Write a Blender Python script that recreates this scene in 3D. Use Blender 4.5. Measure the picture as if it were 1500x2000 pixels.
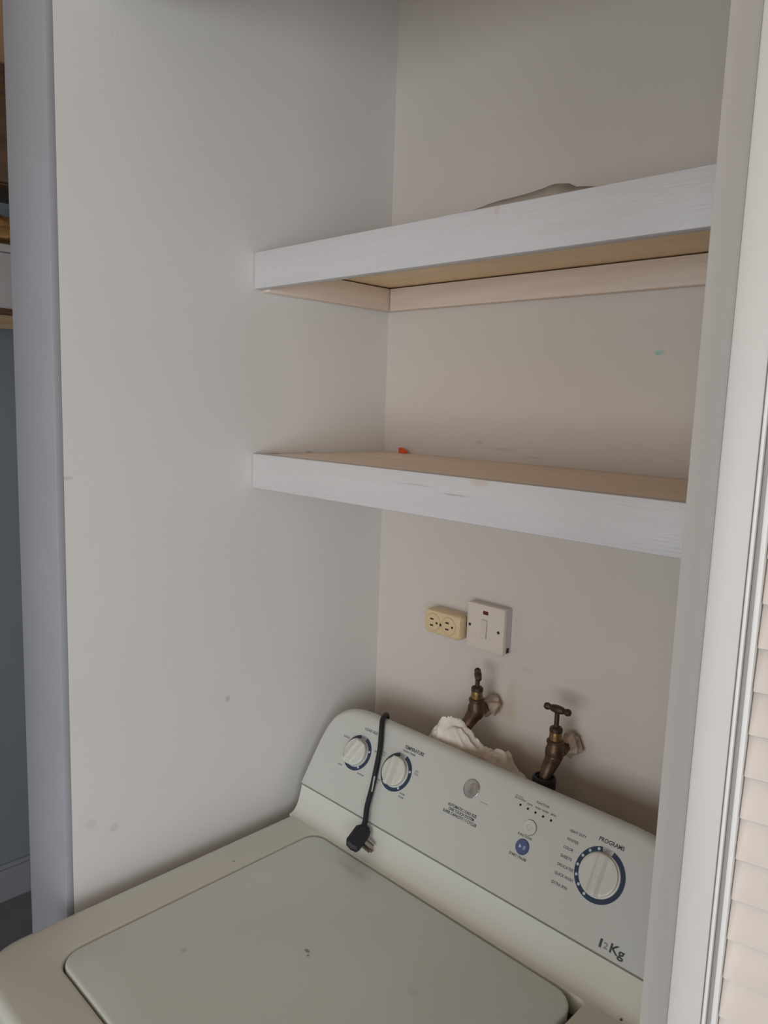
import bpy, bmesh, math, random
from mathutils import Vector, Matrix, noise
random.seed(4)
for o in list(bpy.data.objects): bpy.data.objects.remove(o)
SC = bpy.context.scene
COL = SC.collection

# ------------------------------------------------------------ camera, world, light, exposure
cam = bpy.data.cameras.new('camera'); camo = bpy.data.objects.new('camera', cam); COL.objects.link(camo)
camo.matrix_world = Matrix(((0.71165889, -0.12103077, 0.69202109, 1.10), (0.70169293, 0.07452549, -0.70857108, -1.12),
                            (0.03418569, 0.98984721, 0.13796316, 1.72), (0, 0, 0, 1)))
cam.sensor_fit = 'VERTICAL'; cam.sensor_height = 24.0; cam.lens = 1486.19/2000*24.0
cam.clip_start = 0.02; cam.clip_end = 60
SC.camera = camo
SC.view_settings.view_transform = 'Standard'; SC.view_settings.look = 'None'
SC.view_settings.gamma = 1.0; SC.view_settings.use_curve_mapping = False
SC.view_settings.exposure = 0.0

wd = bpy.data.worlds.new('daylight'); SC.world = wd; wd.use_nodes = True
wd.node_tree.nodes['Background'].inputs[0].default_value = (0.80, 0.88, 1.0, 1)
wd.node_tree.nodes['Background'].inputs[1].default_value = 1.0

def area(name, loc, rot, sx, sy, power, color):
    l = bpy.data.lights.new(name, 'AREA'); l.shape = 'RECTANGLE'; l.size = sx; l.size_y = sy; l.energy = power; l.color = color
    o = bpy.data.objects.new(name, l); COL.objects.link(o); o.location = loc; o.rotation_euler = rot
    return o
RX1, RY0, RX0, CZ = 2.60, -3.60, -1.48, 2.62       # hall extents
# daylight entering by the window on the right (faces -x) and by the one behind the camera (faces +y)
area('window_daylight_right', (RX1-0.02, -2.2, 1.40), (0, math.radians(90), 0), 1.4, 1.4, 24, (0.93, 0.97, 1.0))
area('window_daylight_rear', (1.35, RY0+0.02, 1.40), (math.radians(90), 0, 0), 1.9, 1.4, 36, (0.93, 0.97, 1.0))

# ------------------------------------------------------------ helpers
def link(name, me, parent=None, mat=None):
    o = bpy.data.objects.new(name, me); COL.objects.link(o)
    if parent: o.parent = parent
    if mat is not None and len(me.materials) == 0: me.materials.append(mat)
    return o
def build(name, bm, mat, parent=None, angle=35, flat=False):
    bmesh.ops.recalc_face_normals(bm, faces=bm.faces)
    me = bpy.data.meshes.new(name); bm.to_mesh(me); bm.free()
    if not flat:
        for p in me.polygons: p.use_smooth = True
        me.set_sharp_from_angle(angle=math.radians(angle))
    return link(name, me, parent, mat)
def empty(name, loc, label, cat, group=None, rz=0):
    o = bpy.data.objects.new(name, None); COL.objects.link(o); o.location = loc; o.rotation_euler.z = rz
    o.empty_display_size = .05; tag(o, label, cat, group); return o
def tag(o, label, cat, group=None):
    o['label'] = label; o['category'] = cat
    if group: o['group'] = group
    return o
def struct(o): o['kind'] = 'structure'; return o
def box(bm, a, b, M=None, bevel=0, seg=2):
    x0, y0, z0 = a; x1, y1, z1 = b
    v = [bm.verts.new(Vector(p)) for p in ((x0,y0,z0),(x1,y0,z0),(x1,y1,z0),(x0,y1,z0),(x0,y0,z1),(x1,y0,z1),(x1,y1,z1),(x0,y1,z1))]
    if M is not None:
        for q in v: q.co = M @ q.co
    f = [bm.faces.new([v[i] for i in s]) for s in ((0,3,2,1),(4,5,6,7),(0,1,5,4),(1,2,6,5),(2,3,7,6),(3,0,4,7))]
    if bevel:
        ed = set(e for q in f for e in q.edges)
        bmesh.ops.bevel(bm, geom=list(ed), offset=bevel, segments=seg, profile=.5, affect='EDGES', clamp_overlap=True)
def boxm(a, b, bevel=0, M=None, seg=2):
    bm = bmesh.new(); box(bm, a, b, M, bevel, seg); return bm
def loft(bm, rings, closed=True, cap0=False, cap1=False):
    L = [[bm.verts.new(Vector(p)) for p in r] for r in rings]; n = len(L[0])
    for a, b in zip(L, L[1:]):
        for i in range(n if closed else n-1):
            j = (i+1) % n
            bm.faces.new((a[i], a[j], b[j], b[i]))
    if cap0: bm.faces.new(list(reversed(L[0])))
    if cap1: bm.faces.new(L[-1])
    return L
def frame(d):
    d = Vector(d).normalized(); a = Vector((0,0,1)) if abs(d.z) < .9 else Vector((1,0,0))
    u = a.cross(d).normalized(); return u, d.cross(u), d
def lathe(bm, prof, origin, axis, n=24, squash=None, cap=True):
    u, v, d = frame(axis); o = Vector(origin); rings = []
    for r, h in prof:
        rings.append([o + d*h + u*(r*math.cos(2*math.pi*i/n)) + v*(r*math.sin(2*math.pi*i/n)) for i in range(n)])
    loft(bm, rings, True, cap, cap)
def spline(pts, k=8):
    P = [Vector(p) for p in pts]; P = [P[0]*2-P[1]] + P + [P[-1]*2-P[-2]]; out = []
    for i in range(1, len(P)-2):
        a, b, c, d = P[i-1:i+3]
        for j in range(k):
            t = j/k
            out.append(.5*((2*b)+(c-a)*t+(2*a-5*b+4*c-d)*t*t+(3*b-a-3*c+d)*t*t*t))
    out.append(P[-2]); return out
def tube(bm, pts, r, n=12, smooth=8, rad=None):
    P = spline(pts, smooth) if smooth else [Vector(p) for p in pts]
    T0 = (P[1]-P[0]).normalized(); u, v, _ = frame(T0); rings = []
    for i, p in enumerate(P):
        T = (P[min(i+1, len(P)-1)]-P[max(i-1, 0)]).normalized()
        u = (u - T*u.dot(T)).normalized(); v = T.cross(u)
        rr = rad(i/(len(P)-1)) if rad else r
        rings.append([p + u*(rr*math.cos(2*math.pi*k/n)) + v*(rr*math.sin(2*math.pi*k/n)) for k in range(n)])
    loft(bm, rings, True, True, True)
def rrect(x0, y0, x1, y1, rs, z, seg=8):
    """rounded rectangle; rs = radii at (x1,y0),(x1,y1),(x0,y1),(x0,y0)"""
    c = ((x1, y0, -90), (x1, y1, 0), (x0, y1, 90), (x0, y0, 180)); s = ((-1,1),(-1,-1),(1,-1),(1,1)); out = []
    for (cx, cy, a0), (sx, sy), r in zip(c, s, rs):
        for k in range(seg+1):
            a = math.radians(a0 + 90*k/seg)
            out.append(Vector((cx+sx*r+r*math.cos(a), cy+sy*r+r*math.sin(a), z)))
    return out

# ------------------------------------------------------------ materials
def mat(name, col, rough=.6, metal=0.0, var=.04, nscale=6, bump=0.0, bscale=300, spots=(), grain=None, spec=.5, emit=None, coat=0):
    """procedural paint / plastic / metal; spots = [(x,y,z, rx,ry,rz, (r,g,b), strength)] in world coordinates"""
    m = bpy.data.materials.new(name); m.use_nodes = True; nt = m.node_tree; N = nt.nodes; Lk = nt.links
    b = N['Principled BSDF']; b.inputs['Roughness'].default_value = rough; b.inputs['Metallic'].default_value = metal
    b.inputs['Specular IOR Level'].default_value = spec
    if coat: b.inputs['Coat Weight'].default_value = coat; b.inputs['Coat Roughness'].default_value = .15
    tc = N.new('ShaderNodeNewGeometry'); pos = tc.outputs['Position']
    nz = N.new('ShaderNodeTexNoise'); nz.inputs['Scale'].default_value = nscale; nz.inputs['Detail'].default_value = 4
    src = pos
    if grain:
        mp = N.new('ShaderNodeMapping'); mp.inputs['Scale'].default_value = grain; Lk.new(pos, mp.inputs[0]); src = mp.outputs[0]
    Lk.new(src, nz.inputs['Vector'])
    mr = N.new('ShaderNodeMapRange'); mr.inputs[1].default_value = .3; mr.inputs[2].default_value = .7
    mr.inputs[3].default_value = 1-var; mr.inputs[4].default_value = 1+var; Lk.new(nz.outputs['Fac'], mr.inputs[0])
    vm = N.new('ShaderNodeVectorMath'); vm.operation = 'SCALE'; vm.inputs[0].default_value = col; Lk.new(mr.outputs[0], vm.inputs['Scale'])
    cur = vm.outputs[0]
    for (x, y, z, rx, ry, rz, c, st) in spots:
        s1 = N.new('ShaderNodeVectorMath'); s1.operation = 'SUBTRACT'; Lk.new(pos, s1.inputs[0]); s1.inputs[1].default_value = (x, y, z)
        s2 = N.new('ShaderNodeVectorMath'); s2.operation = 'DIVIDE'; Lk.new(s1.outputs[0], s2.inputs[0]); s2.inputs[1].default_value = (rx, ry, rz)
        s3 = N.new('ShaderNodeVectorMath'); s3.operation = 'LENGTH'; Lk.new(s2.outputs[0], s3.inputs[0])
        r = N.new('ShaderNodeMapRange'); r.interpolation_type = 'SMOOTHSTEP'
        r.inputs[1].default_value = .4; r.inputs[2].default_value = 1.0; r.inputs[3].default_value = st; r.inputs[4].default_value = 0
        Lk.new(s3.outputs['Value'], r.inputs[0])
        mx = N.new('ShaderNodeMix'); mx.data_type = 'RGBA'; Lk.new(r.outputs[0], mx.inputs[0]); Lk.new(cur, mx.inputs[6]); mx.inputs[7].default_value = (*c, 1)
        cur = mx.outputs[2]
    Lk.new(cur, b.inputs['Base Color'])
    if bump:
        n2 = N.new('ShaderNodeTexNoise'); n2.inputs['Scale'].default_value = bscale; n2.inputs['Detail'].default_value = 3; Lk.new(src, n2.inputs['Vector'])
        bp = N.new('ShaderNodeBump'); bp.inputs['Strength'].default_value = bump; bp.inputs['Distance'].default_value = .002
        Lk.new(n2.outputs['Fac'], bp.inputs['Height']); Lk.new(bp.outputs[0], b.inputs['Normal'])
    if emit: b.inputs['Emission Color'].default_value = (*col, 1); b.inputs['Emission Strength'].default_value = emit
    return m
GREY = (.25, .24, .23); BRN = (.36, .26, .16)
M_left = mat('wall_paint_cream', (.73, .715, .69), .62, bump=.10, bscale=260, var=.02, nscale=3, spots=[
    (0, -.377, 1.192, .02, .006, .008, GREY, .35), (0, -.592, 1.03, .02, .010, .009, GREY, .18), (0, -.63, 1.05, .02, .012, .012, GREY, .14),
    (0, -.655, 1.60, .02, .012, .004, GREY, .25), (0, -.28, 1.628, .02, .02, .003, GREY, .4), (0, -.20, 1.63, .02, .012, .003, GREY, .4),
    (0, -.668, 1.262, .02, .004, .006, (.35,.33,.30), .7), (0, -.668, 1.238, .02, .004, .005, (.35,.33,.30), .7), (0, -.668, 1.222, .02, .004, .004, (.35,.33,.30), .7), (0, -.455, .90, .02, .15, .012, (.5,.49,.42), .25)])
M_back = mat('wall_paint_back', (.645, .585, .53), .65, bump=.10, bscale=260, var=.025, nscale=3, spots=[
    (.574, 0, 1.814, .011, .02, .0055, (.20, .55, .45), .5), (.571, 0, 1.812, .004, .02, .004, (.12, .50, .40), .5),
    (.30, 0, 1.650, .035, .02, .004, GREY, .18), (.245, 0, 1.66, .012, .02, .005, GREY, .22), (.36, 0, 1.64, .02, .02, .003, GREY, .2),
    (.335, 0, 1.16, .035, .02, .045, (.60, .50, .36), .40), (.345, 0, 1.195, .018, .02, .05, (.55, .45, .30), .35),
    (.490, 0, 1.16, .035, .02, .035, (.52, .44, .36), .45), (.375, 0, 1.262, .02, .02, .006, GREY, .12)])
M_hall = mat('hall_paint', (.62, .61, .59), .7, bump=.2, bscale=160, var=.02)
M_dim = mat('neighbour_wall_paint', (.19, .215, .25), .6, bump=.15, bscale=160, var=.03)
M_trimgrey = mat('grey_blue_trim_paint_shaded', (.355, .37, .405), .5, bump=.15, bscale=120, var=.03)  # same trim as the right jamb, darkened for the weaker light here
M_trimwarm = mat('trim_paint_lit', (.50, .48, .455), .5, bump=.15, bscale=120, var=.03)  # paler copy of the left trim, stronger light put into its colour
M_fascia = mat('white_gloss_shelf_paint', (.64, .63, .635), .42, var=.025, nscale=5, grain=(1, 12, 12), bump=.35, bscale=30, spots=[
    (.598, -.33, 1.93, .06, .03, .010, (.62, .58, .55), .45), (.505, -.33, 1.966, .006, .05, .012, (.60, .48, .38), .5),
    (.50, -.33, 1.626, .02, .05, .008, (.60, .46, .36), .5), (.46, -.33, 1.605, .03, .03, .0018, GREY, .4), (.39, -.33, 1.612, .05, .03, .0015, GREY, .25)])
M_board = mat('shelf_board_wood', (.88, .74, .63), .6, var=.07, nscale=4, grain=(1, 10, 10), bump=.3, bscale=40)
M_under = mat('bare_plywood', (.90, .71, .46), .6, var=.07, nscale=4, grain=(1, 10, 10), bump=.3, bscale=40)
M_cleatx = mat('thinly_painted_wood', (.80, .67, .57), .55, var=.07, nscale=5, grain=(1, 14, 14), bump=.4, bscale=40)
M_cleaty = mat('thinly_painted_wood_side', (.80, .67, .57), .55, var=.06, nscale=5, grain=(14, 1, 14), bump=.4, bscale=40)
M_door = mat('white_door_paint', (.54, .52, .495), .45, var=.02, bump=.1, bscale=100)
M_bead = mat('white_bead_paint', (.70, .69, .67), .45, var=.02)
M_slat = mat('worn_white_slat_paint', (.63, .565, .51), .5, var=.07, nscale=9, bump=.15, bscale=60)
M_ceil = mat('warm_bounce_ceiling_paint', (.66, .42, .24), .8)  # unseen ceiling, coloured strong tan to warm the light from above
M_floor = mat('grey_floor_tile', (.15, .15, .155), .45, var=.12, nscale=10)
M_base = mat('grey_baseboard_paint', (.24, .26, .29), .5)
M_brown = mat('dark_brown_wood', (.10, .055, .03), .55, var=.25, nscale=5, grain=(1, 1, 10))
M_glass = mat('window_glass', (.8, .9, 1), .05)
M_enamel = mat('off_white_enamel', (.64, .655, .60), .33, var=.02, nscale=4, coat=.2, spots=[
    (.25, -.70, .943, .16, .12, .05, (.60, .56, .46), .25), (.10, -.45, .943, .05, .3, .05, (.60, .56, .46), .25), (.70, -.27, .95, .12, .10, .1, (.58, .52, .40), .4), (.4, -.25, .955, .3, .02, .03, (.62, .55, .47), .3),
    (.7163, -.2556, .943, .003, .003, .02, (.12, .04, .02), 1), (.2202, -.3017, .943, .004, .003, .02, (.3,.26,.18), .5), (.093, -.425, .943, .004, .002, .02, (.15,.12,.08), .8)])
M_lid = mat('grey_white_lid_enamel', (.645, .70, .665), .38, var=.03, nscale=5, bump=.05, bscale=200, coat=.15, spots=[
    (.345, -.473, .945, .007, .004, .02, (.22,.18,.12), .8), (.353, -.478, .945, .003, .003, .02, (.2,.16,.1), .8),
    (.225, -.60, .945, .006, .006, .02, GREY, .3), (.50, -.42, .945, .012, .008, .02, (.3,.3,.28), .15), (.56, -.50, .945, .008, .006, .02, (.3,.3,.28), .3),
    (.245, -.295, .945, .05, .01, .02, (.42,.43,.41), .3)])
M_panel = mat('panel_plastic', (.555, .568, .535), .42, var=.012, nscale=4)
M_gap = mat('dark_gap', (.05, .05, .05), .8)
M_knob = mat('white_knob_plastic', (.62, .62, .57), .35)
M_ring = mat('navy_print', (.022, .042, .085), .45, var=.05)
M_ringdot = mat('pale_blue_print', (.50, .56, .66), .5)
M_ringgrey = mat('pale_grey_print', (.40, .41, .43), .5)
M_print = mat('dark_grey_print', (.055, .055, .055), .6, var=.15, nscale=150)
M_print2 = mat('faded_grey_print', (.13, .13, .125), .6, var=.25, nscale=200)
M_print3 = mat('worn_grey_print', (.24, .24, .23), .6, var=.2, nscale=200)
M_led = mat('black_lamp_window', (.01, .01, .01), .3)
M_blue = mat('blue_button_plastic', (.085, .12, .26), .35)
M_silver = mat('brushed_silver', (.52, .52, .50), .32, metal=.85, var=.2, nscale=90, bump=.4, bscale=180)
M_rubber = mat('black_rubber', (.010, .010, .016), .55, var=.1)
M_prong = mat('dull_nickel', (.16, .12, .09), .45, metal=.8, var=.2, nscale=80)
M_brass = mat('tarnished_brass', (.10, .058, .034), .42, metal=.6, var=.45, nscale=45, bump=.4, bscale=150)
M_brassb = mat('bright_brass', (.27, .165, .07), .38, metal=.8, var=.3, nscale=60, bump=.2, bscale=200)
M_brassd = mat('dark_bronze', (.07, .045, .035), .5, metal=.6, var=.35, nscale=90, bump=.4, bscale=200)
M_plaster = mat('flaking_plaster', (.40, .31, .24), .9, var=.3, nscale=60, bump=1, bscale=120)
M_cloth = mat('stained_white_cloth', (.72, .66, .58), .85, var=.20, nscale=28, bump=.3, bscale=400)
M_cream = mat('aged_cream_plastic', (.70, .54, .33), .4, var=.03)
M_groove = mat('darker_cream_groove', (.50, .37, .21), .6)
M_creamw = mat('pale_mount_plastic', (.66, .57, .44), .5)
M_swp = mat('switch_plate_plastic', (.68, .60, .52), .4, var=.015)
M_swb = mat('switch_box_plastic', (.60, .57, .57), .5)
M_rocker = mat('rocker_plastic', (.64, .56, .46), .35)
M_dark = mat('slot_black', (.012, .010, .010), .6)
M_red = mat('dark_red_lens', (.09, .008, .012), .25)
M_orange = mat('orange_plastic', (.80, .10, .015), .4)
M_film = mat('dusty_grey_plastic_sheet', (.33, .285, .24), .5, var=.1, nscale=30)
M_bag = mat('amber_plastic_bag', (.30, .18, .06), .35, var=.3, nscale=30)
M_whitebox = mat('white_box_card', (.40, .385, .385), .6)
M_jar = mat('cloudy_plastic_cup', (.42, .36, .34), .4)

# ------------------------------------------------------------ room shell
PY = -.672                                                   # front plane of the closet
YN = .0
def wallbox(name, a, b, m, bev=0): return struct(build(name, boxm(a, b, bev), m, flat=not bev, angle=40))
wallbox('wall_back', (-1.60, 0, 0), (2.60, .10, CZ), M_back)
wl = wallbox('wall_left', (-.145, PY+.012, 0), (0, 0, CZ), M_left)
# painted board that closes the end of the left partition (blue-grey front, its shade kept in the colour)
wallbox('trim_1', (-.146, PY, 0), (0, PY+.012, CZ), M_trimgrey, .0015)
wallbox('trim_2', (-.145, PY+.013, 2.285), (.9405, PY+.09, CZ), M_left)
wallbox('wall_right', (.913, PY, 0), (.9405, 0, CZ), M_trimwarm, .0015)
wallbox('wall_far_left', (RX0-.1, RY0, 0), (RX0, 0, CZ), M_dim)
wallbox('floor', (RX0-.1, RY0-.1, -.1), (RX1+.1, .1, 0), M_floor)
wallbox('ceiling', (RX0-.1, RY0-.1, CZ), (RX1+.1, .1, CZ+.1), M_ceil)
bm = bmesh.new()
box(bm, (RX0, -3.5, 0), (RX0+.018, -.0, .112)); box(bm, (RX0, -3.5, .112), (RX0+.010, 0, .127))
struct(build('baseboard_left', bm, M_base, flat=True))
# hall walls with window openings
def wall_with_hole(name, axis, pos, th, a0, a1, h0, h1, z0, z1, m):
    bm = bmesh.new()
    def bx(u0, u1, za, zb):
        if axis == 'x': box(bm, (pos, u0, za), (pos+th, u1, zb))
        else: box(bm, (u0, pos, za), (u1, pos+th, zb))
    bx(a0, h0, 0, CZ); bx(h1, a1, 0, CZ); bx(h0, h1, 0, z0); bx(h0, h1, z1, CZ)
    return struct(build(name, bm, m, flat=True))
wall_with_hole('wall_hall_right', 'x', RX1, .1, RY0, 0, -2.9, -1.5, .65, 2.2, M_hall)
wall_with_hole('wall_rear', 'y', RY0-.1, .1, RX0-.1, RX1+.1, 0.4, 2.3, .7, 2.1, M_hall)
def window(name, axis, pos, h0, h1, z0, z1):
    bm = bmesh.new()
    def bx(u0, u1, za, zb, d0=0, d1=.05):
        if axis == 'x': box(bm, (pos+d0, u0, za), (pos+d1, u1, zb))
        else: box(bm, (u0, pos+d0, za), (u1, pos+d1, zb))
    w = .05
    bx(h0, h0+w, z0, z1); bx(h1-w, h1, z0, z1); bx(h0+w, h1-w, z0, z0+w); bx(h0+w, h1-w, z1-w, z1)
    mid = (h0+h1)/2; bx(mid-.02, mid+.02, z0+w, z1-w)
    return struct(build(name, bm, M_door, flat=True))
window('window_1', 'x', RX1+.03, -2.9, -1.5, .65, 2.2)
window('window_2', 'y', RY0-.08, 0.4, 2.3, .7, 2.1)

# ------------------------------------------------------------ shelves
def shelf(name, label, ztop, cleats):
    root = empty(name, (.4565, -.17, ztop-.06), label, 'shelf', None)
    inv = Vector((-.4565, .17, -(ztop-.06)))
    def P(nm, a, b, m, bev=.0012, parent=root):
        bm = boxm(a, b, bev); bmesh.ops.translate(bm, verts=bm.verts, vec=inv); return build(nm, bm, m, parent)
    zf0, yf = ztop-.0605, -.330
    bd = P('board', (.0015, yf+.018, ztop-.0165), (.9115, -.0015, ztop-.002), M_board)
    P('fascia', (.0015, yf, zf0), (.9115, yf+.018, ztop), M_fascia, .002)
    if cleats:
        P('plywood_underside', (.0015, yf+.0185, ztop-.0195), (.9115, -.0015, ztop-.0170), M_under, .0003)['label'] = 'bare brown plywood underside'
    zc = ztop-.0215 if cleats else ztop-.0175
    hc = .0425 if cleats else .040
    P('cleat', (.0215, -.0195, zc-hc), (.9115, -.0008, zc), M_cleatx)
    P('cleat', (.0008, yf+.0185, zc-hc), (.0200, -.0008, zc), M_cleaty)
    return root
shelf('wall_shelf', 'upper white painted shelf with bare brown plywood underside and corner cleats', 1.9695, True)
shelf('wall_shelf', 'lower white painted shelf with pinkish beige top above the socket and switch', 1.6300, False)

# orange clip and grey plastic sheet on the shelves
bm = bmesh.new()
rings = []
for t, (w, h) in zip((0, .3, .7, 1), ((.004, .010), (.006, .011), (.006, .008), (.003, .004))):
    x = .052 + .026*t; y = -.010 - .006*t
    rings.append([(x, y-w/2, 1.6282), (x, y+w/2, 1.6282), (x, y+w/2, 1.6282+h), (x, y-w/2, 1.6282+h)])
loft(bm, rings, True, True, True)
bmesh.ops.bevel(bm, geom=list(bm.edges), offset=.0006, segments=1, affect='EDGES')
tag(build('plastic_clip', bm, M_orange), 'small orange plastic clip lying in back corner of lower shelf', 'clip')
bm = bmesh.new()
nx, ny = 34, 10; G = []
for i in range(nx+1):
    row = []
    for j in range(ny+1):
        u, v = i/nx, j/ny
        x = .40 + .27*u + .01*math.sin(9*v); y = -.326 + .14*v
        env = math.sin(math.pi*min(1, max(0, u)))**.7 * math.sin(math.pi*min(1,v**.6))**.7
        hp = 0.017*math.exp(-((u-.62)/.14)**2) + .013*math.exp(-((u-.34)/.17)**2)+.004*math.exp(-((u-.85)/.15)**2)+.003
        z = 1.9685 + hp*env*(1+.35*noise.noise(Vector((u*9, v*5, 3)))) + .0015*abs(noise.noise(Vector((u*30, v*14, 1))))
        row.append(bm.verts.new((x, y, z)))
    G.append(row)
for i in range(nx):
    for j in range(ny): bm.faces.new((G[i][j], G[i+1][j], G[i+1][j+1], G[i][j+1]))
so = build('plastic_sheet', bm, M_film, angle=60)
md = so.modifiers.new('thickness', 'SOLIDIFY'); md.thickness = .0006; md.offset = 1
tag(so, 'crumpled grey plastic sheet lying flat on the upper shelf', 'sheet')

# ------------------------------------------------------------ louvred door on the right
th = math.radians(12.3)
door = empty('door_1', (.9413, -.700, 0), 'white louvred door leaf', 'door'); door.rotation_euler.z = th
del door['label']; del door['category']; door['kind'] = 'structure'
DW, DH = .44, 2.36
def D(nm, a, b, m, bev=.001): return build(nm, boxm(a, b, bev), m, door)
D('stile', (0, 0, .02), (.0190, .028, .02+DH), M_door, .0018)
D('stile', (DW-.0190, 0, .02), (DW, .028, .02+DH), M_door, .0018)
D('rail', (.0191, .001, .02), (DW-.0191, .027, .14), M_door)
D('rail', (.0191, .001, DH-.07), (DW-.0191, .027, .02+DH), M_door)
for s, x0 in ((1, .0191), (-1, DW-.0191)):
    def X(a, b): return (x0+a, x0+b) if s > 0 else (x0-b, x0-a)
    a, b = X(0, .0020); D('bead', (a, -.0012, .14), (b, .010, DH-.07), M_bead, .0008)
    a, b = X(.0021, .0046); D('groove', (a, .0060, .14), (b, .020, DH-.07), M_trimwarm, .0002)
    a, b = X(.0047, .0076); D('bead', (a, .0005, .14), (b, .020, DH-.07), M_bead, .0008)
# one slat mesh, shared: tilted board, lower edge towards the room
bm = bmesh.new(); Ls = DW-2*.0270
tilt = math.radians(15)
Ms = Matrix.Rotation(-tilt, 4, 'X')
box(bm, (.0270, -.0015, -.0155), (.0270+Ls, .0015, .0150), Ms, .0012, 2)
slat_me = build('slat', bm, M_slat, door)
slat_me.location = (0, .0115, 0)
first = slat_me; k = 0; z = 1.3953 - .0250*48
zs = []
z = 1.3960
while z > .16: z -= .02487
z += .02487
while z < DH-.09: zs.append(z); z += .02487
for i, z in enumerate(zs):
    o = first if i == 0 else first.copy()
    if i: COL.objects.link(o); o.parent = door
    o.location = (0, .0115, z+.0155)
    o.rotation_euler.x = math.radians(random.uniform(-1.2, 1.2))

# ------------------------------------------------------------ neighbouring closet (sliver at far left)
sh = empty('side_shelf', (RX0+.17, -.35, 1.90), 'brown wooden shelf on the far left wall beyond the grey partition end', 'shelf')
def Q(nm, a, b, m, parent, loc, bev=.001):
    bm = boxm(a, b, bev); bmesh.ops.translate(bm, verts=bm.verts, vec=-Vector(loc)); return build(nm, bm, m, parent)
M_tan = mat('tan_shelf_wood', (.30, .215, .13), .55, var=.2, nscale=6, grain=(10, 1, 10))
Q('board', (RX0+.001, -.66, 1.930), (RX0+.33, -.04, 1.948), M_brown, sh, sh.location)
Q('edge_strip', (RX0+.331, -.66, 1.893), (RX0+.345, -.04, 1.930), M_tan, sh, sh.location)['label'] = 'paler tan front strip'
bxo = empty('storage_box', (RX0+.16, -.30, 1.9485), 'white storage box on the brown shelf at the far left edge', 'box')
Q('body', (RX0+.012, -.52, 1.9485), (RX0+.32, -.10, 2.10), M_whitebox, bxo, bxo.location, .006)
Q('lid', (RX0+.008, -.524, 2.1005), (RX0+.324, -.096, 2.122), M_whitebox, bxo, bxo.location, .004)
def lump(name, c, r, m, seed, amp=.25, sq=(1,1,1), sub=4, fs=3.0):
    bm = bmesh.new(); bmesh.ops.create_icosphere(bm, subdivisions=sub, radius=1)
    for v in bm.verts:
        n = v.co.normalized()
        k = 1 + amp*noise.noise(n*fs+Vector((seed, 0, 0))) + amp*.5*abs(noise.noise(n*fs*2.6+Vector((0, seed, 0))))
        v.co = Vector((n.x*r*sq[0]*k, n.y*r*sq[1]*k, n.z*r*sq[2]*k)) + Vector(c)
    return bm
bm = lump('b', (RX0+.20, -.32, 2.162), .075, M_bag, 5, .25, (1.1, 1.3, .60))
zmin = min(v.co.z for v in bm.verts)
for v in bm.verts: v.co.z += 2.1225 - zmin
tag(build('plastic_bag', bm, M_bag), 'crumpled amber plastic bag on top of the white storage box', 'bag')
bm = bmesh.new()
zb = 2.1225
wp = empty('plank', (0,0,0), 'made-up dark brown cupboard in place of the dim wall above the white storage box', 'cupboard'); wp.name = 'dim_wall_cupboard'; wp.location = (RX0+.15, -.34, 2.30)  # dark block added where the upper wall only gets less light
Q('body', (RX0+.001, -.66, 2.30), (RX0+.22, -.03, CZ-.002), M_brown, wp, wp.location, .002)
for y0, y1 in ((-.655, -.348), (-.342, -.035)):
    d = Q('door', (RX0+.2205, y0, 2.304), (RX0+.238, y1, CZ-.006), M_brown, wp, wp.location, .002)
bm = bmesh.new(); lathe(bm, [(.001, 0), (.020, .001), (.024, .05), (.025, .052), (.021, .052), (.018, .004), (.001, .004)], (RX0+.290, -.20, 2.1225), (0, 0, 1), 20)
tag(build('plastic_cup', bm, M_jar), 'cloudy plastic cup beside the amber bag on the white storage box', 'cup')

# ------------------------------------------------------------ washing machine
X0, X1, YF, YB = .035, .745, -.825, -.114
CX = (X0+X1)/2
wm = empty('washing_machine', (CX, -.47, 0), 'white top-loading washing machine under the shelves, filling the closet', 'washing machine')
WI = -Vector(wm.location)
def W(nm, bm, m, parent=wm, angle=35):
    bmesh.ops.translate(bm, verts=bm.verts, vec=WI); return build(nm, bm, m, parent, angle)
SY, SZ = -.231, .994                                         # seam
# cabinet
bm = bmesh.new()
loft(bm, [rrect(X0+.010, YF+.012, X1-.010, YB+.01, (.05, .01, .01, .05), z) for z in (.03, .898)], True, True, True)
W('cabinet', bm, M_enamel)
for fx in (X0+.07, X1-.07):
    for fy in (YF+.08, YB-.06):
        bm = bmesh.new(); lathe(bm, [(.001, 0), (.022, 0), (.022, .012), (.010, .014), (.010, .032), (.001, .032)], (fx, fy, 0), (0, 0, 1), 16)
        W('foot', bm, M_rubber)
# deck: ring around the lid opening, cove at the back
ox0, ox1, oy0, oy1 = .1160, .6670, -.7375, -.2630
def deck_out(inset, z): return rrect(X0+inset, YF+inset, X1-inset, -.2600, (.068-inset*.6, .0005, .0005, .068-inset*.6), z)
def hole(e, z): return rrect(ox0-e, oy0-e, ox1+e, oy1+e*.5, (.034+e, .010, .024, .034+e), z)
bm = bmesh.new()
loft(bm, [deck_out(0, .899), deck_out(0, .929), deck_out(.0012, .9345), deck_out(.0042, .9395), deck_out(.009, .9425), deck_out(.015, .9434),
          hole(.0060, .9434), hole(.0030, .9430), hole(.0010, .9415), hole(0, .9385), hole(0, .914)], True, False, False)
W('deck', bm, M_enamel)
bm = bmesh.new()
cove = [(-.2600, .9434), (-.2545, .9442), (-.2480, .9480), (-.2425, .9550), (-.2385, .9640), (-.2350, .9750), (-.2320, .9870), (SY-.0002, SZ-.0012)]
prof = cove + [(SY+.008, SZ-.0030), (YB, SZ-.0030), (YB, .899), (-.2600, .899)]
def sx(i, s):   # side x at profile point i, edges eased
    return 0
loft(bm, [[(x, y, z) for y, z in prof] for x in (X0+.001, X0+.004, X1-.004, X1-.001)], True, True, True)
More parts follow.
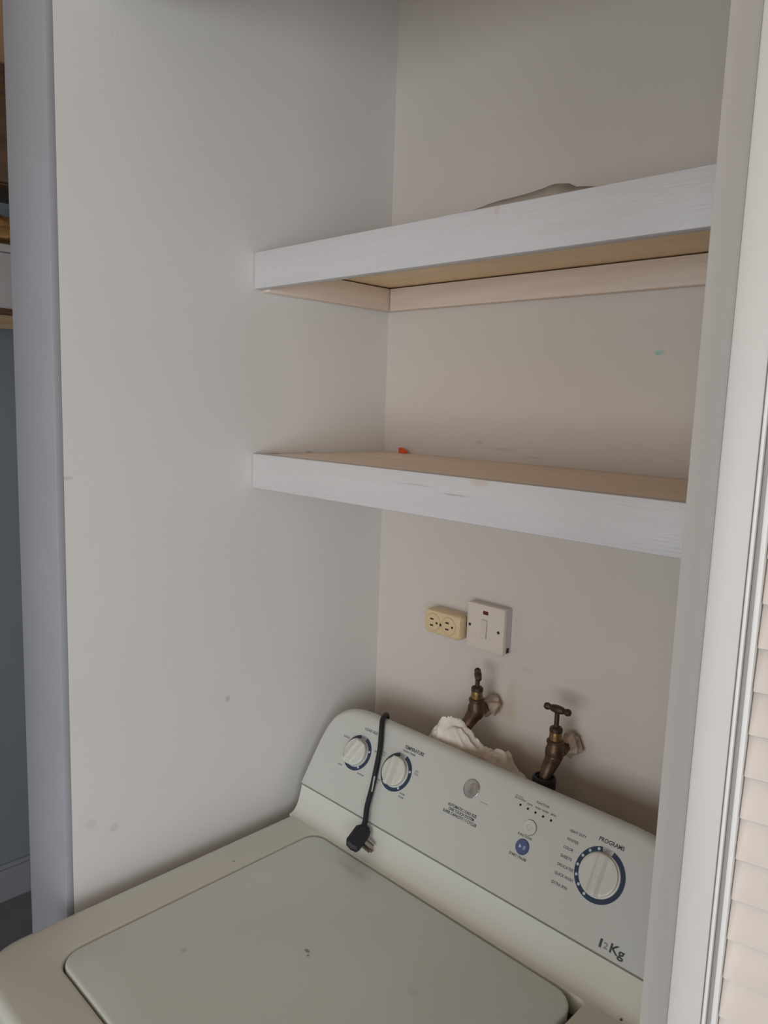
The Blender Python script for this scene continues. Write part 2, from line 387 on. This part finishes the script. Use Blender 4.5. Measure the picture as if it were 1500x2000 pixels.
W('cove', bm, M_enamel)
bm = bmesh.new(); loft(bm, [hole(.0, .9136), hole(.0, .905)], True, True, True)
W('lid_recess', bm, M_gap)
# lid
lx0, lx1, ly0, ly1 = .1185, .6605, -.7350, -.2665
def lo(e, z): return rrect(lx0+e, ly0+e, lx1-e, ly1-e, tuple(max(.004, r-e) for r in (.032, .034, .030, .032)), z)
bm = bmesh.new()
loft(bm, [lo(.001, .916), lo(0, .9405), lo(.0008, .9428), lo(.0025, .9442), lo(.006, .9448), lo(.05, .9452)], True, True, True)
W('lid', bm, M_lid)
# ---- console (lofted along x, end corners rounded)
U = Vector((0, math.cos(math.radians(58)), math.sin(math.radians(58)))); NN = Vector((0, -U.z, U.y))
def pp(x, u, h=0): return Vector((x, SY, SZ)) + U*u + NN*h
stations = [(.0335, .060, .004), (.0345, .100, .008), (.0370, .122, .010), (.0410, .1380, .012), (.0470, .1500, .014), (.0550, .1590, .016), (.0660, .1665, .018), (.0800, .1715, .018), (.1000, .1748, .018), (.1250, .1760, .018)]
mir = [(2*CX-x, u, r) for x, u, r in reversed(stations)]
def cprof(x, um, r, yb):
    pts = [pp(x, .0012, -.007), pp(x, .0012, -.0012), pp(x, .0022, 0)]
    for f in (.12, .25, .4, .55, .7, .85, 1): pts.append(pp(x, .0022+(um-r-.0022)*f, 0))
    c = pp(x, um-r, -r)
    a0 = 90; a1 = -32
    for k in range(1, 9):
        a = math.radians(a0+(a1-a0)*k/8); pts.append(c + U*(r*math.cos(a)) + NN*(r*math.sin(a)))
    last = pts[-1]
    pts.append(Vector((x, max(yb, last.y+.0005), last.z-.004))); pts.append(Vector((x, max(yb, last.y+.0005), SZ-.0025))); pts.append(Vector((x, SY+.009, SZ-.0025)))
    return pts
allst = stations + mir
bm = bmesh.new()
loft(bm, [cprof(x, u, r, YB) for x, u, r in allst], True, True, True)
panel = W('control_panel', bm, M_panel, angle=50)

PM = Matrix(((1, 0, 0, 0), (0, U.y, NN.y, SY), (0, U.z, NN.z, SZ), (0, 0, 0, 1)))     # (x,u,h) -> world
def V(nm, bm, m, parent=panel, angle=35, label=None):
    bmesh.ops.transform(bm, matrix=PM, verts=bm.verts)
    o = W(nm, bm, m, parent, angle)
    if label: o['label'] = label
    return o
def disc(bm, x, u, r, h0, h1, n=32, bev=0):
    if bev: lathe(bm, [(r, h0), (r, h1-bev), (r-bev*.3, h1-bev*.3), (r-bev, h1)], (x, u, 0), (0, 0, 1), n)
    else: lathe(bm, [(r, h0), (r, h1)], (x, u, 0), (0, 0, 1), n)
def text_bm(s, x0, x1, u, h, z=.00025, align='L', italic=0):
    """flat printed lettering, width fitted to x0..x1, cap height h, baseline u"""
    c = bpy.data.curves.new('t', 'FONT'); c.body = s; c.size = 1; c.resolution_u = 3; c.offset = .022
    o = bpy.data.objects.new('t', c); COL.objects.link(o)
    bpy.context.view_layer.update()
    me = bpy.data.meshes.new_from_object(o.evaluated_get(bpy.context.evaluated_depsgraph_get()))
    bpy.data.objects.remove(o); bm = bmesh.new(); bm.from_mesh(me)
    a = min(v.co.x for v in bm.verts); b = max(v.co.x for v in bm.verts)
    lo_ = 0; hi = .72
    for v in bm.verts:
        v.co = Vector((x0+(v.co.x-a)/(b-a)*(x1-x0), u+v.co.y/hi*h, z))
    e = bmesh.ops.extrude_face_region(bm, geom=list(bm.faces))
    for g in e['geom']:
        if isinstance(g, bmesh.types.BMVert): g.co.z -= .0002
    return bm
def lettering(s, x0, x1, u, h, m=None, label=None):
    return V('lettering', text_bm(s, x0, x1, u, h), m or M_print, panel, label=label)
for s, a, b, u in (('AUTOMATIC LOAD SIZE', .3585, .4175, .0868), ('ONE TOUCH SYSTEM', .3625, .4150, .0806), ('SUPER CAPACITY / 7 CYCLES', .3535, .4230, .0743)):
    lettering(s, a, b, u, .0046)
lettering('FUNCTION', .5070, .5290, .1478, .0036, M_print2)
lettering('LID LOCK', .4690, .4835, .1452, .0024, M_print3); lettering('ACTIVATED', .4690, .4890, .1418, .0026, M_print2)
for s, a in (('SOAK', .4925), ('WASH', .5068), ('RINSE', .5205), ('SPIN', .5352)): lettering(s, a, a+(.0105 if s != 'SPIN' else .009), .1404, .0027, M_print2)
lettering('FUNCTIONS', .4948, .5200, .0942, .0036, M_print2)
lettering('START / PAUSE', .4918, .5225, .0630, .0038, M_print)
for s, a, b, u in (('HEAVY DUTY', .5720, .5990, .1305), ('WHITES', .5715, .5905, .1180), ('COLOR', .5710, .5870, .1056), ('SHEETS', .5706, .5890, .0930),
                   ('DELICATES', .5703, .5960, .0803), ('QUICK WASH', .5704, .6005, .0678), ('EXTRA SPIN', .5706, .5960, .0545)):
    lettering(s, a, b, u, .0040, M_print2)
lettering('PROGRAMS', .6175, .6565, .1368, .0060)
lettering('LOAD SIZE', .1290, .1620, .1405, .0048, M_print2)
for s, a, b, u in (('MAXIMUM', .0860, .1015, .1130), ('LARGE', .0995, .1110, .0630), ('MEDIUM', .1530, .1690, .0635), ('SMALL', .1700, .1830, .1115)):
    lettering(s, a, b, u, .0030, M_print3)
lettering('TEMPERATURE', .2310, .2765, .1402, .0060); lettering('WASH / RINSE', .2300, .2600, .1342, .0034, M_print2)
for s, a, b, u in (('HOT', .2720, .2800, .1110), ('COLD', .2712, .2815, .1065), ('WARM', .2580, .2700, .0664), ('WARM', .2575, .2700, .0608),
                   ('WARM', .1975, .2085, .0695), ('COLD', .1975, .2075, .0645), ('COLD', .1880, .1985, .1165), ('COLD', .1870, .1970, .1115)):
    lettering(s, a, b, u, .0032, M_print3)
lettering('1', .6625, .6660, .0100, .0110, M_print); lettering('2', .6685, .6750, .0110, .0080, M_print3, label='half-worn pale numeral')
lettering('Kg', .6780, .6990, .0105, .0118, M_print)
# scratch and specks on the panel
bm = bmesh.new(); box(bm, (.4130, .1135, .0001), (.4290, .1141, .00028), None); V('scratch', bm, M_print3)
# dials
def ringbm(x, u, r0, r1, a0, a1, h):
    bm = bmesh.new(); n = 72; a0 = math.radians(a0); a1 = math.radians(a1); rr = []
    for i in range(n+1):
        a = a0+(a1-a0)*i/n; c, s = math.cos(a), math.sin(a)
        rr.append([(x+r0*c, u+r0*s, 0.00002), (x+r1*c, u+r1*s, 0.00002), (x+r1*c, u+r1*s, h), (x+r0*c, u+r0*s, h)])
    loft(bm, rr, True, True, True); return bm
def dial(x, u, R, r_in, kr, base, top, ang, dots, rdot, legend, lab):
    ring = V('dial_ring', ringbm(x, u, r_in, R, 101, 434, .0006), M_ring, panel, label='navy ring of '+lab)
    V('dial_gap', ringbm(x, u, r_in, R, 76, 99, .0005), M_ringgrey, panel)
    for (dx, du) in dots:
        bm = bmesh.new(); disc(bm, x+dx, u+du, rdot, .0003, .0009, 16); V('ring_dot', bm, M_ringdot, ring)
    # knob height field
    bm = bmesh.new(); nr, na = 14, 64; a0 = math.radians(ang); ca, sa = math.cos(a0), math.sin(a0); rings = []
    rings.append([(x+kr*1.0*math.cos(2*math.pi*i/na), u+kr*math.sin(2*math.pi*i/na), .0004) for i in range(na)])
    for k in range(nr, 0, -1):
        r = kr*.985*k/nr; row = []
        for i in range(na):
            a = 2*math.pi*i/na; px, pu = r*math.cos(a), r*math.sin(a)
            d = (px*sa - pu*ca); q = abs(d)/kr
            ww = .09
            t = min(1, max(0, (q-ww)/.28)); f = 1-(t*t*(3-2*t))
            h = base + (top-base)*f
            edge = max(0, (k/nr-.90)/.10); h -= (h*.12)*edge**2
            row.append((x+px, u+pu, h))
        rings.append(row)
    loft(bm, rings, True, False, False)
    bm.faces.new([v for v in bm.verts[-na:]] if False else list(bm.verts)[-na:])
    V('knob', bm, M_knob, panel, 30, label='white knob of '+lab)
    bm = bmesh.new(); lathe(bm, [(r_in*.985, .0001), (r_in*.985, .0016), (r_in*.93, .0022), (kr*.9, .0022)], (x, u, 0), (0, 0, 1), 48, cap=False)
    V('knob_skirt', bm, M_knob, panel)
    V('lettering', text_bm(legend, x-.0045, x+.0055, u+(r_in+R)/2-.0014, .0030, .0008), M_print3, panel)
import math as _m
big = [(.6221-.634, .1259-.0935), (.6105-.634, .1185-.0935), (.6028-.634, .1081-.0935), (.5996-.634, .0940-.0935), (.6022-.634, .0808-.0935), (.6097-.634, .0699-.0935), (.6216-.634, .0620-.0935)]
dial(.634, .0935, .0378, .0312, .0288, .0062, .0120, 90, big, .0021, 'OFF', 'the large program dial')
# the big knob has a dished thumb circle
dial(.134, .0970, .0325, .0262, .0250, .0110, .0225, 69, [(.0265, .0101), (.0157, -.0229), (-.0272, .0105), (-.0205, -.0222)], .0022, 'AUTO', 'the load size dial at left end')
dial(.2345, .0967, .0336, .0272, .0255, .0110, .0225, 92, [(.0281, .0099), (.0176, -.0231), (-.0186, -.0224), (-.0264, .0103)], .0022, 'AUTO', 'the temperature dial beside the cord')
# medallion
bm = bmesh.new(); lathe(bm, [(.0155, 0), (.0155, .0012), (.0145, .0020), (.0138, .0012), (.006, .0020), (.0003, .0022)], (.3905, .1258, 0), (0, 0, 1), 40)
V('medallion', bm, M_silver, panel, 25, 'round silver badge, embossed')
bm = bmesh.new()
for k in range(5): tube(bm, [(.381+.001*k, .119+.0030*k, .0019), (.387+.001*k, .1215+.0030*k, .0024), (.393, .119+.0032*k, .0024), (.3995-.0005*k, .1215+.0028*k, .0018)], .0004, 6, 5)
V('medallion_relief', bm, M_silver, panel)
# lamps
for x, u in ((.4827, .1352), (.4968, .1346), (.5108, .1341), (.5248, .1335), (.5390, .1331)):
    bm = bmesh.new(); disc(bm, x, u, .0019, .0001, .0007, 16, .0003); V('indicator_lamp', bm, M_led)
# buttons
for (x, u, m, lab) in ((.5105, .1105, M_knob, 'white round functions button'), (.5093, .0802, M_blue, 'blue round start button')):
    bm = bmesh.new(); lathe(bm, [(.0116, .00003), (.0116, .0002), (.0110, .0002), (.0110, .00003)], (x, u, 0), (0, 0, 1), 40, cap=False); V('button_gap', bm, M_gap)
    bm = bmesh.new(); lathe(bm, [(.0111, .0001), (.0111, .0016), (.0103, .0026), (.006, .0022), (.0002, .0020)], (x, u, 0), (0, 0, 1), 40)
    b = V('button', bm, m, panel, 30, lab)
    bm = bmesh.new()
    if m is M_blue:
        v = [bm.verts.new((x-.0045+a, u+c, .0028)) for a, c in ((0, -.003), (.0048, 0), (0, .003))]; bm.faces.new(v)
        e = bmesh.ops.extrude_face_region(bm, geom=list(bm.faces))
        for g in e['geom']:
            if isinstance(g, bmesh.types.BMVert): g.co.z -= .0006
        for dx in (.0030, .0050): box(bm, (x+dx, u-.0028, .0020), (x+dx+.0010, u+.0028, .0026))
        V('button_symbol', bm, M_ringdot, b)
    else:
        bm.free(); bm = ringbm(x, u, .0040, .0046, 100, 400, .0027); V('button_symbol', bm, mat('pale_green_print', (.46, .53, .49), .5), b)

# ------------------------------------------------------------ power cord over the console
cd = empty('power_cord', (.15, -.20, .99), 'black power cord with three-prong plug, draped over the washer control panel', 'cord')
CI = -Vector(cd.location)
def K(nm, bm, m, parent=cd, angle=35, label=None):
    bmesh.ops.translate(bm, verts=bm.verts, vec=CI); o = build(nm, bm, m, parent, angle)
    if label: o['label'] = label
    return o
r = .0049
h = r+.0004
pts = [Vector((.122, -.1070, 1.02)), Vector((.130, -.1075, 1.07)), pp(.1380, .1703, -.0380), pp(.1420, .1783, -.0298), pp(.1480, .1815, -.0180), pp(.1550, .1784, -.0063), pp(.1610, .1698, .0024), pp(.1680, .1580, .0055), pp(.1755, .142, h+.0005), pp(.1850, .120, h+.0005), pp(.1935, .090, h+.0005),
       pp(.2030, .055, h+.0015), pp(.2110, .022, h+.0035), Vector((.2200, -.2390, 1.0000)), Vector((.2225, -.2490, .9900))]
bm = bmesh.new(); tube(bm, pts, r, 14, 8); K('cable', bm, M_rubber)
bm = bmesh.new(); box(bm, (-.0030, -.0135, -.0010), (.0030, .0135, .0006), Matrix.Translation(pp(.2035, .061, h+r)) @ (PM.to_3x3().to_4x4()) @ Matrix.Rotation(math.radians(15), 4, 'Z'), .0004)
K('cord_marking', bm, M_ringgrey, label='pale print on the cable')
# plug body : hexagonal block lying down the cove, prongs pointing right
A = Vector((.02, -.84, -.54)).normalized(); B = Vector((.83, .10, -.55)); B = (B-A*B.dot(A)).normalized(); Cc = A.cross(B).normalized()
if Cc.y > 0: Cc = -Cc
O = Vector((.2235, -.2595, .9775))
def PB(a, b, c): return O + A*a + B*b + Cc*c
bm = bmesh.new()
outl = [(-.0220, .004), (-.0205, -.008), (-.013, -.0140), (.014, -.0140), (.0200, -.0095), (.0215, .001), (.019, .011), (.013, .0140), (-.013, .0140), (-.0200, .012)]
lay = [(.80, -.0105), (1, -.0080), (1, .0065), (.78, .0100)]
loft(bm, [[PB(a*s, b*s, c) for a, b in outl] for s, c in lay], True, True, True)
plug = K('plug', bm, M_rubber, angle=25)
bm = bmesh.new(); tube(bm, [Vector((.2222, -.2480, .9915)), PB(-.019, .004, .004), PB(-.012, .003, .004)], .0062, 12, 4); K('strain_relief', bm, M_rubber, plug)
for a in (-.0065, .0065):
    bm = bmesh.new(); MM = Matrix((( *(A.x, B.x, Cc.x), O.x), (A.y, B.y, Cc.y, O.y), (A.z, B.z, Cc.z, O.z), (0, 0, 0, 1)))
    box(bm, (a-.0010, .011, -.0032), (a+.0010, .0300, .0034), MM, .0006, 1); K('prong', bm, M_prong, plug)
bm = bmesh.new(); lathe(bm, [(.0025, .010), (.0025, .031), (.0016, .033)], PB(.0010, 0, -.0075), B, 14); K('prong', bm, M_prong, plug)

# ------------------------------------------------------------ taps
def tap(loc_x, z, yb, hang, label, spout, handle_z):
    root = empty('water_tap', (loc_x, 0, z), label, 'tap', 'brass taps behind the washer')
    I = -Vector((loc_x, 0, z))
    def T(nm, bm, m, parent=root, lab=None):
        bmesh.ops.translate(bm, verts=bm.verts, vec=I); o = build(nm, bm, m, parent, 40)
        if lab: o['label'] = lab
        return o
    x = loc_x
    bm = bmesh.new()
    lathe(bm, [(.0003, -.019), (.008, -.0175), (.0135, -.011), (.0155, -.002), (.0150, .006), (.0130, .012), (.0125, .016), (.0142, .017), (.0142, .0205), (.0125, .022), (.001, .022)], (x, yb, z), (0, 0, 1), 24)
    lathe(bm, [(.0095, 0), (.0098, .012), (.0115, .013), (.0115, .020), (.0095, .021), (.0090, -yb-.022), (.0090, -yb-.001)], (x, yb, z-.002), (0, 1, 0), 20)
    tube(bm, spout, .0095, 18, 6, rad=lambda t: .0150-.0048*min(1, t*1.3))
    T('body', bm, M_brass)
    bm = bmesh.new(); zt = z+.022
    lathe(bm, [(.0105, -.001), (.0110, .002), (.0100, .012), (.0098, .0135)], (x, yb, zt), (0, 0, 1), 20); bo = T('bonnet', bm, M_brassb, lab='bright brass bonnet')
    bm = bmesh.new()
    lathe(bm, [(.0108, .0137), (.0108, .0195), (.0090, .0215), (.0042, .0220), (.0040, handle_z-zt-.004)], (x, yb, zt), (0, 0, 1), 8 if 0 else 14)
    T('spindle', bm, M_brassd, lab='dark bronze spindle')
    hx, hy, hz = hang; d = Vector((hx, hy, hz)).normalized(); L = .0235
    bm = bmesh.new(); lathe(bm, [(.0008, -L-.002), (.0048, -L), (.0062, -L+.004), (.0052, -L+.008), (.0038, -L+.011), (.0055, -L+.0125), (.0068, -.004), (.0068, .004), (.0055, L-.0125), (.0038, L-.011), (.0052, L-.008), (.0062, L-.004), (.0048, L), (.0008, L+.002)], (x, yb, handle_z), d, 16)
    T('tee_handle', bm, M_brassd, lab='dark bronze tee handle')
    # broken plaster collar where the pipe leaves the wall
    bm = lump('pl', (x+.001, -.018, z-.002), .0155, None, loc_x*10, .55, (1.0, 1.15, 1.15), 3, 2.2)
    for v in bm.verts: v.co.y = min(v.co.y, -.0004)
    T('plaster_collar', bm, M_plaster, lab='rough flaking plaster around the pipe')
    return root
tap(.3135, 1.1845, -.060, (-.64, .77, .0), 'brass tap with end-on tee handle above the crumpled white cloth',
    [(.3135, -.060, 1.183), (.3125, -.066, 1.176), (.3100, -.076, 1.165), (.3070, -.084, 1.154), (.3050, -.089, 1.145)], 1.2505)
tap(.4815, 1.1660, -.066, (1, -.02, .02), 'brass tap with sideways tee handle and black hose nut, nearer the right partition',
    [(.4815, -.066, 1.164), (.4815, -.070, 1.155), (.4808, -.078, 1.145), (.4798, -.0845, 1.134), (.4790, -.088, 1.122)], 1.2400)
ih = empty('inlet_hose', (.479, -.088, 1.11), 'black inlet hose nut screwed under the right-hand brass tap', 'hose')
def H(nm, bm, m):
    bmesh.ops.translate(bm, verts=bm.verts, vec=-Vector(ih.location)); return build(nm, bm, m, ih, 30)
bm = bmesh.new(); lathe(bm, [(.0125, .0), (.0170, .001), (.0190, .004), (.0195, .020), (.0180, .0235), (.0150, .0240), (.0140, .0215), (.0112, .0205)], (.479, -.0885, 1.1075), (0, 0, 1), 12, cap=False)
H('hose_nut', bm, M_rubber)
bm = bmesh.new(); tube(bm, [(.479, -.0885, 1.109), (.480, -.085, 1.06), (.485, -.060, .95), (.49, -.045, .75), (.50, -.045, .30), (.50, -.045, .02)], .0105, 14, 6)
H('hose', bm, M_rubber)

# ------------------------------------------------------------ socket and switch
so = empty('wall_socket', (.205, 0, 1.312), 'yellowed cream double power socket left of the white switch plate', 'socket')
def S(nm, bm, m, parent=so, lab=None, loc=None):
    bmesh.ops.translate(bm, verts=bm.verts, vec=-Vector((.205, 0, 1.312))); o = build(nm, bm, m, parent, 35)
    if lab: o['label'] = lab
    return o
sx0, sx1, sz0, sz1 = .1640, .2500, 1.2925, 1.3370
def rb(x0, x1, z0, z1, y, r): return [Vector((p.x, y, p.y)) for p in rrect(x0, z0, x1, z1, (r,)*4, 0, 6)]
bm = bmesh.new(); loft(bm, [rb(sx0, sx1, sz0, sz1, -.0005, .006), rb(sx0, sx1, sz0, sz1, -.0170, .006)], True, True, True)
S('mount', bm, M_creamw, lab='paler backing of the socket')
bm = bmesh.new(); loft(bm, [rb(sx0, sx1, sz0, sz1, -.0186, .006), rb(sx0-.001, sx1+.001, sz0-.001, sz1+.001, -.0200, .007), rb(sx0-.001, sx1+.001, sz0-.001, sz1+.001, -.0340, .007), rb(sx0+.001, sx1-.001, sz0+.001, sz1-.001, -.0380, .008), rb(sx0+.004, sx1-.004, sz0+.004, sz1-.004, -.0395, .008)], True, True, True)
cov = S('cover', bm, M_cream)
bm = bmesh.new(); loft(bm, [rb(sx0+.0004, sx1-.0004, sz0+.0004, sz1-.0004, -.0168, .006), rb(sx0+.0004, sx1-.0004, sz0+.0004, sz1-.0004, -.0190, .006)], True, True, True)
S('joint', bm, M_brown)
YS = -.0395
for cx in (.1860, .2240):
    zc_ = 1.3145
    bm = bmesh.new(); lathe(bm, [(.0166, .0001), (.0166, .0009), (.0160, .0012), (.0154, .0006), (.0145, .0010), (.0005, .0010)], (cx, YS, zc_), (0, -1, 0), 36)
    f = S('outlet_face', bm, M_cream)
    bm = bmesh.new(); lathe(bm, [(.0175, .0001), (.0175, .0004), (.0166, .0004), (.0166, .0001)], (cx, YS, zc_), (0, -1, 0), 36, cap=False); S('outlet_groove', bm, M_groove, f)
    for dz in (-.0062, .0062):
        bm = boxm((cx-.0064, YS-.0018, zc_+dz-.0014), (cx+.0012, YS-.0008, zc_+dz+.0014)); S('slot', bm, M_dark, f)
    bm = bmesh.new(); lathe(bm, [(.0022, .0008), (.0022, .0018)], (cx+.0098, YS, zc_), (0, -1, 0), 16); S('earth_hole', bm, M_dark, f)
bm = bmesh.new(); lathe(bm, [(.0028, .0001), (.0026, .0012), (.0012, .0014), (.0002, .0010)], (.2052, YS, 1.3130), (0, -1, 0), 16); S('screw', bm, M_brass)
for k in range(3):
    for sgn, xx in ((1, sx1+.0006), (-1, sx0-.0006)):
        bm = boxm((xx-.0008, -.0350, 1.3040+.0055*k), (xx+.0008, -.0210, 1.3050+.0055*k)); S('rib', bm, M_cream)
sw = empty('light_switch', (.298, 0, 1.325), 'square off-white switch plate with dark red lamp window, right of the cream socket', 'switch')
def Z(nm, bm, m, parent=sw, lab=None):
    bmesh.ops.translate(bm, verts=bm.verts, vec=-Vector(sw.location)); o = build(nm, bm, m, parent, 35)
    if lab: o['label'] = lab
    return o
wx0, wx1, wz0, wz1 = .2545, .3395, 1.2825, 1.3685
bm = bmesh.new(); loft(bm, [rb(wx0+.001, wx1-.001, wz0+.001, wz1-.001, -.0005, .003), rb(wx0+.001, wx1-.001, wz0+.001, wz1-.001, -.0170, .003)], True, True, True)
Z('back_box', bm, M_swb)
bm = bmesh.new(); loft(bm, [rb(wx0, wx1, wz0, wz1, -.0175, .003), rb(wx0, wx1, wz0, wz1, -.0215, .003), rb(wx0+.0012, wx1-.0012, wz0+.0012, wz1-.0012, -.0242, .003), rb(wx0+.004, wx1-.004, wz0+.004, wz1-.004, -.0250, .003)], True, True, True)
Z('plate', bm, M_swp)
YW = -.0250
bm = boxm((.2918, YW-.0008, 1.3505), (.3032, YW+.001, 1.3572), .0005); Z('lamp_window', bm, M_red, lab='dark red lamp window')
bm = boxm((.2888, YW-.0004, 1.3058), (.3022, YW+.0006, 1.3412), .0002); Z('rocker_gap', bm, M_trimgrey)
bm = bmesh.new(); xs = (.2897, .3013)
loft(bm, [[(xs[0], YW, 1.3068), (xs[1], YW, 1.3068), (xs[1], YW-.0030, 1.3070), (xs[0], YW-.0030, 1.3070)],
          [(xs[0], YW, 1.3235), (xs[1], YW, 1.3235), (xs[1], YW-.0022, 1.3235), (xs[0], YW-.0022, 1.3235)],
          [(xs[0], YW, 1.3400), (xs[1], YW, 1.3400), (xs[1], YW-.0008, 1.3398), (xs[0], YW-.0008, 1.3398)]], True, True, True)
Z('rocker', bm, M_rocker)
for x, z in ((.2628, 1.3257), (.3275, 1.3240)):
    bm = bmesh.new(); lathe(bm, [(.0028, .0001), (.0028, .0006), (.0022, .0008)], (x, YW, z), (0, -1, 0), 18); Z('screw_hole', bm, M_dark)
bm = boxm((wx1-.0012, -.0130, 1.2860), (wx1-.0004, -.0060, 1.2950)); Z('knockout', bm, M_dark)

# ------------------------------------------------------------ crumpled cloth behind the console
def cloth_piece(name, rings_c, mat_, seed, label, n=64, amp=.30):
    """crumpled fabric bundle built along a spine: list of (x, y, z, ry, rz)"""
    bm = bmesh.new(); P = spline([c[:3] for c in rings_c], 14); m_ = len(P); rr = []
    for i, p in enumerate(P):
        t = i/(m_-1)*(len(rings_c)-1); k = min(int(t), len(rings_c)-2); f = t-k
        ry = rings_c[k][3]*(1-f)+rings_c[k+1][3]*f; rz = rings_c[k][4]*(1-f)+rings_c[k+1][4]*f
        row = []
        for j in range(n):
            a = 2*math.pi*j/n; d = Vector((.0, math.cos(a), math.sin(a)))
            q = Vector((p.x*38, d.y*1.6+seed, d.z*1.6))
            w = 1 + amp*.8*(1-2*abs(noise.noise(q*.75))*1.5) - amp*.45 + .07*(1-2*abs(noise.noise(q*2.0)))
            row.append((p.x+.004*noise.noise(q*1.7), p.y+d.y*ry*w, p.z+d.z*rz*w))
        rr.append(row)
    loft(bm, rr, True, True, True)
    for v in bm.verts:
        if v.co.z > 1.0: v.co.y = max(-.1125, min(-.004, v.co.y))
    return tag(build(name, bm, mat_, angle=70), label, 'cloth')
cloth_piece('crumpled_cloth', [(.225, -.090, 1.095, .004, .006), (.236, -.091, 1.098, .014, .020), (.252, -.093, 1.106, .018, .036), (.272, -.095, 1.118, .018, .048), (.296, -.096, 1.122, .017, .048), (.322, -.092, 1.112, .018, .044), (.345, -.085, 1.098, .020, .036),
                               (.357, -.066, 1.095, .024, .026), (.375, -.066, 1.100, .026, .032), (.390, -.066, 1.094, .024, .030), (.404, -.064, 1.085, .022, .020), (.422, -.064, 1.080, .016, .016), (.436, -.064, 1.072, .005, .006)],
            M_cloth, 3.1, 'crumpled stained white cloth stuffed between washer console and back wall')
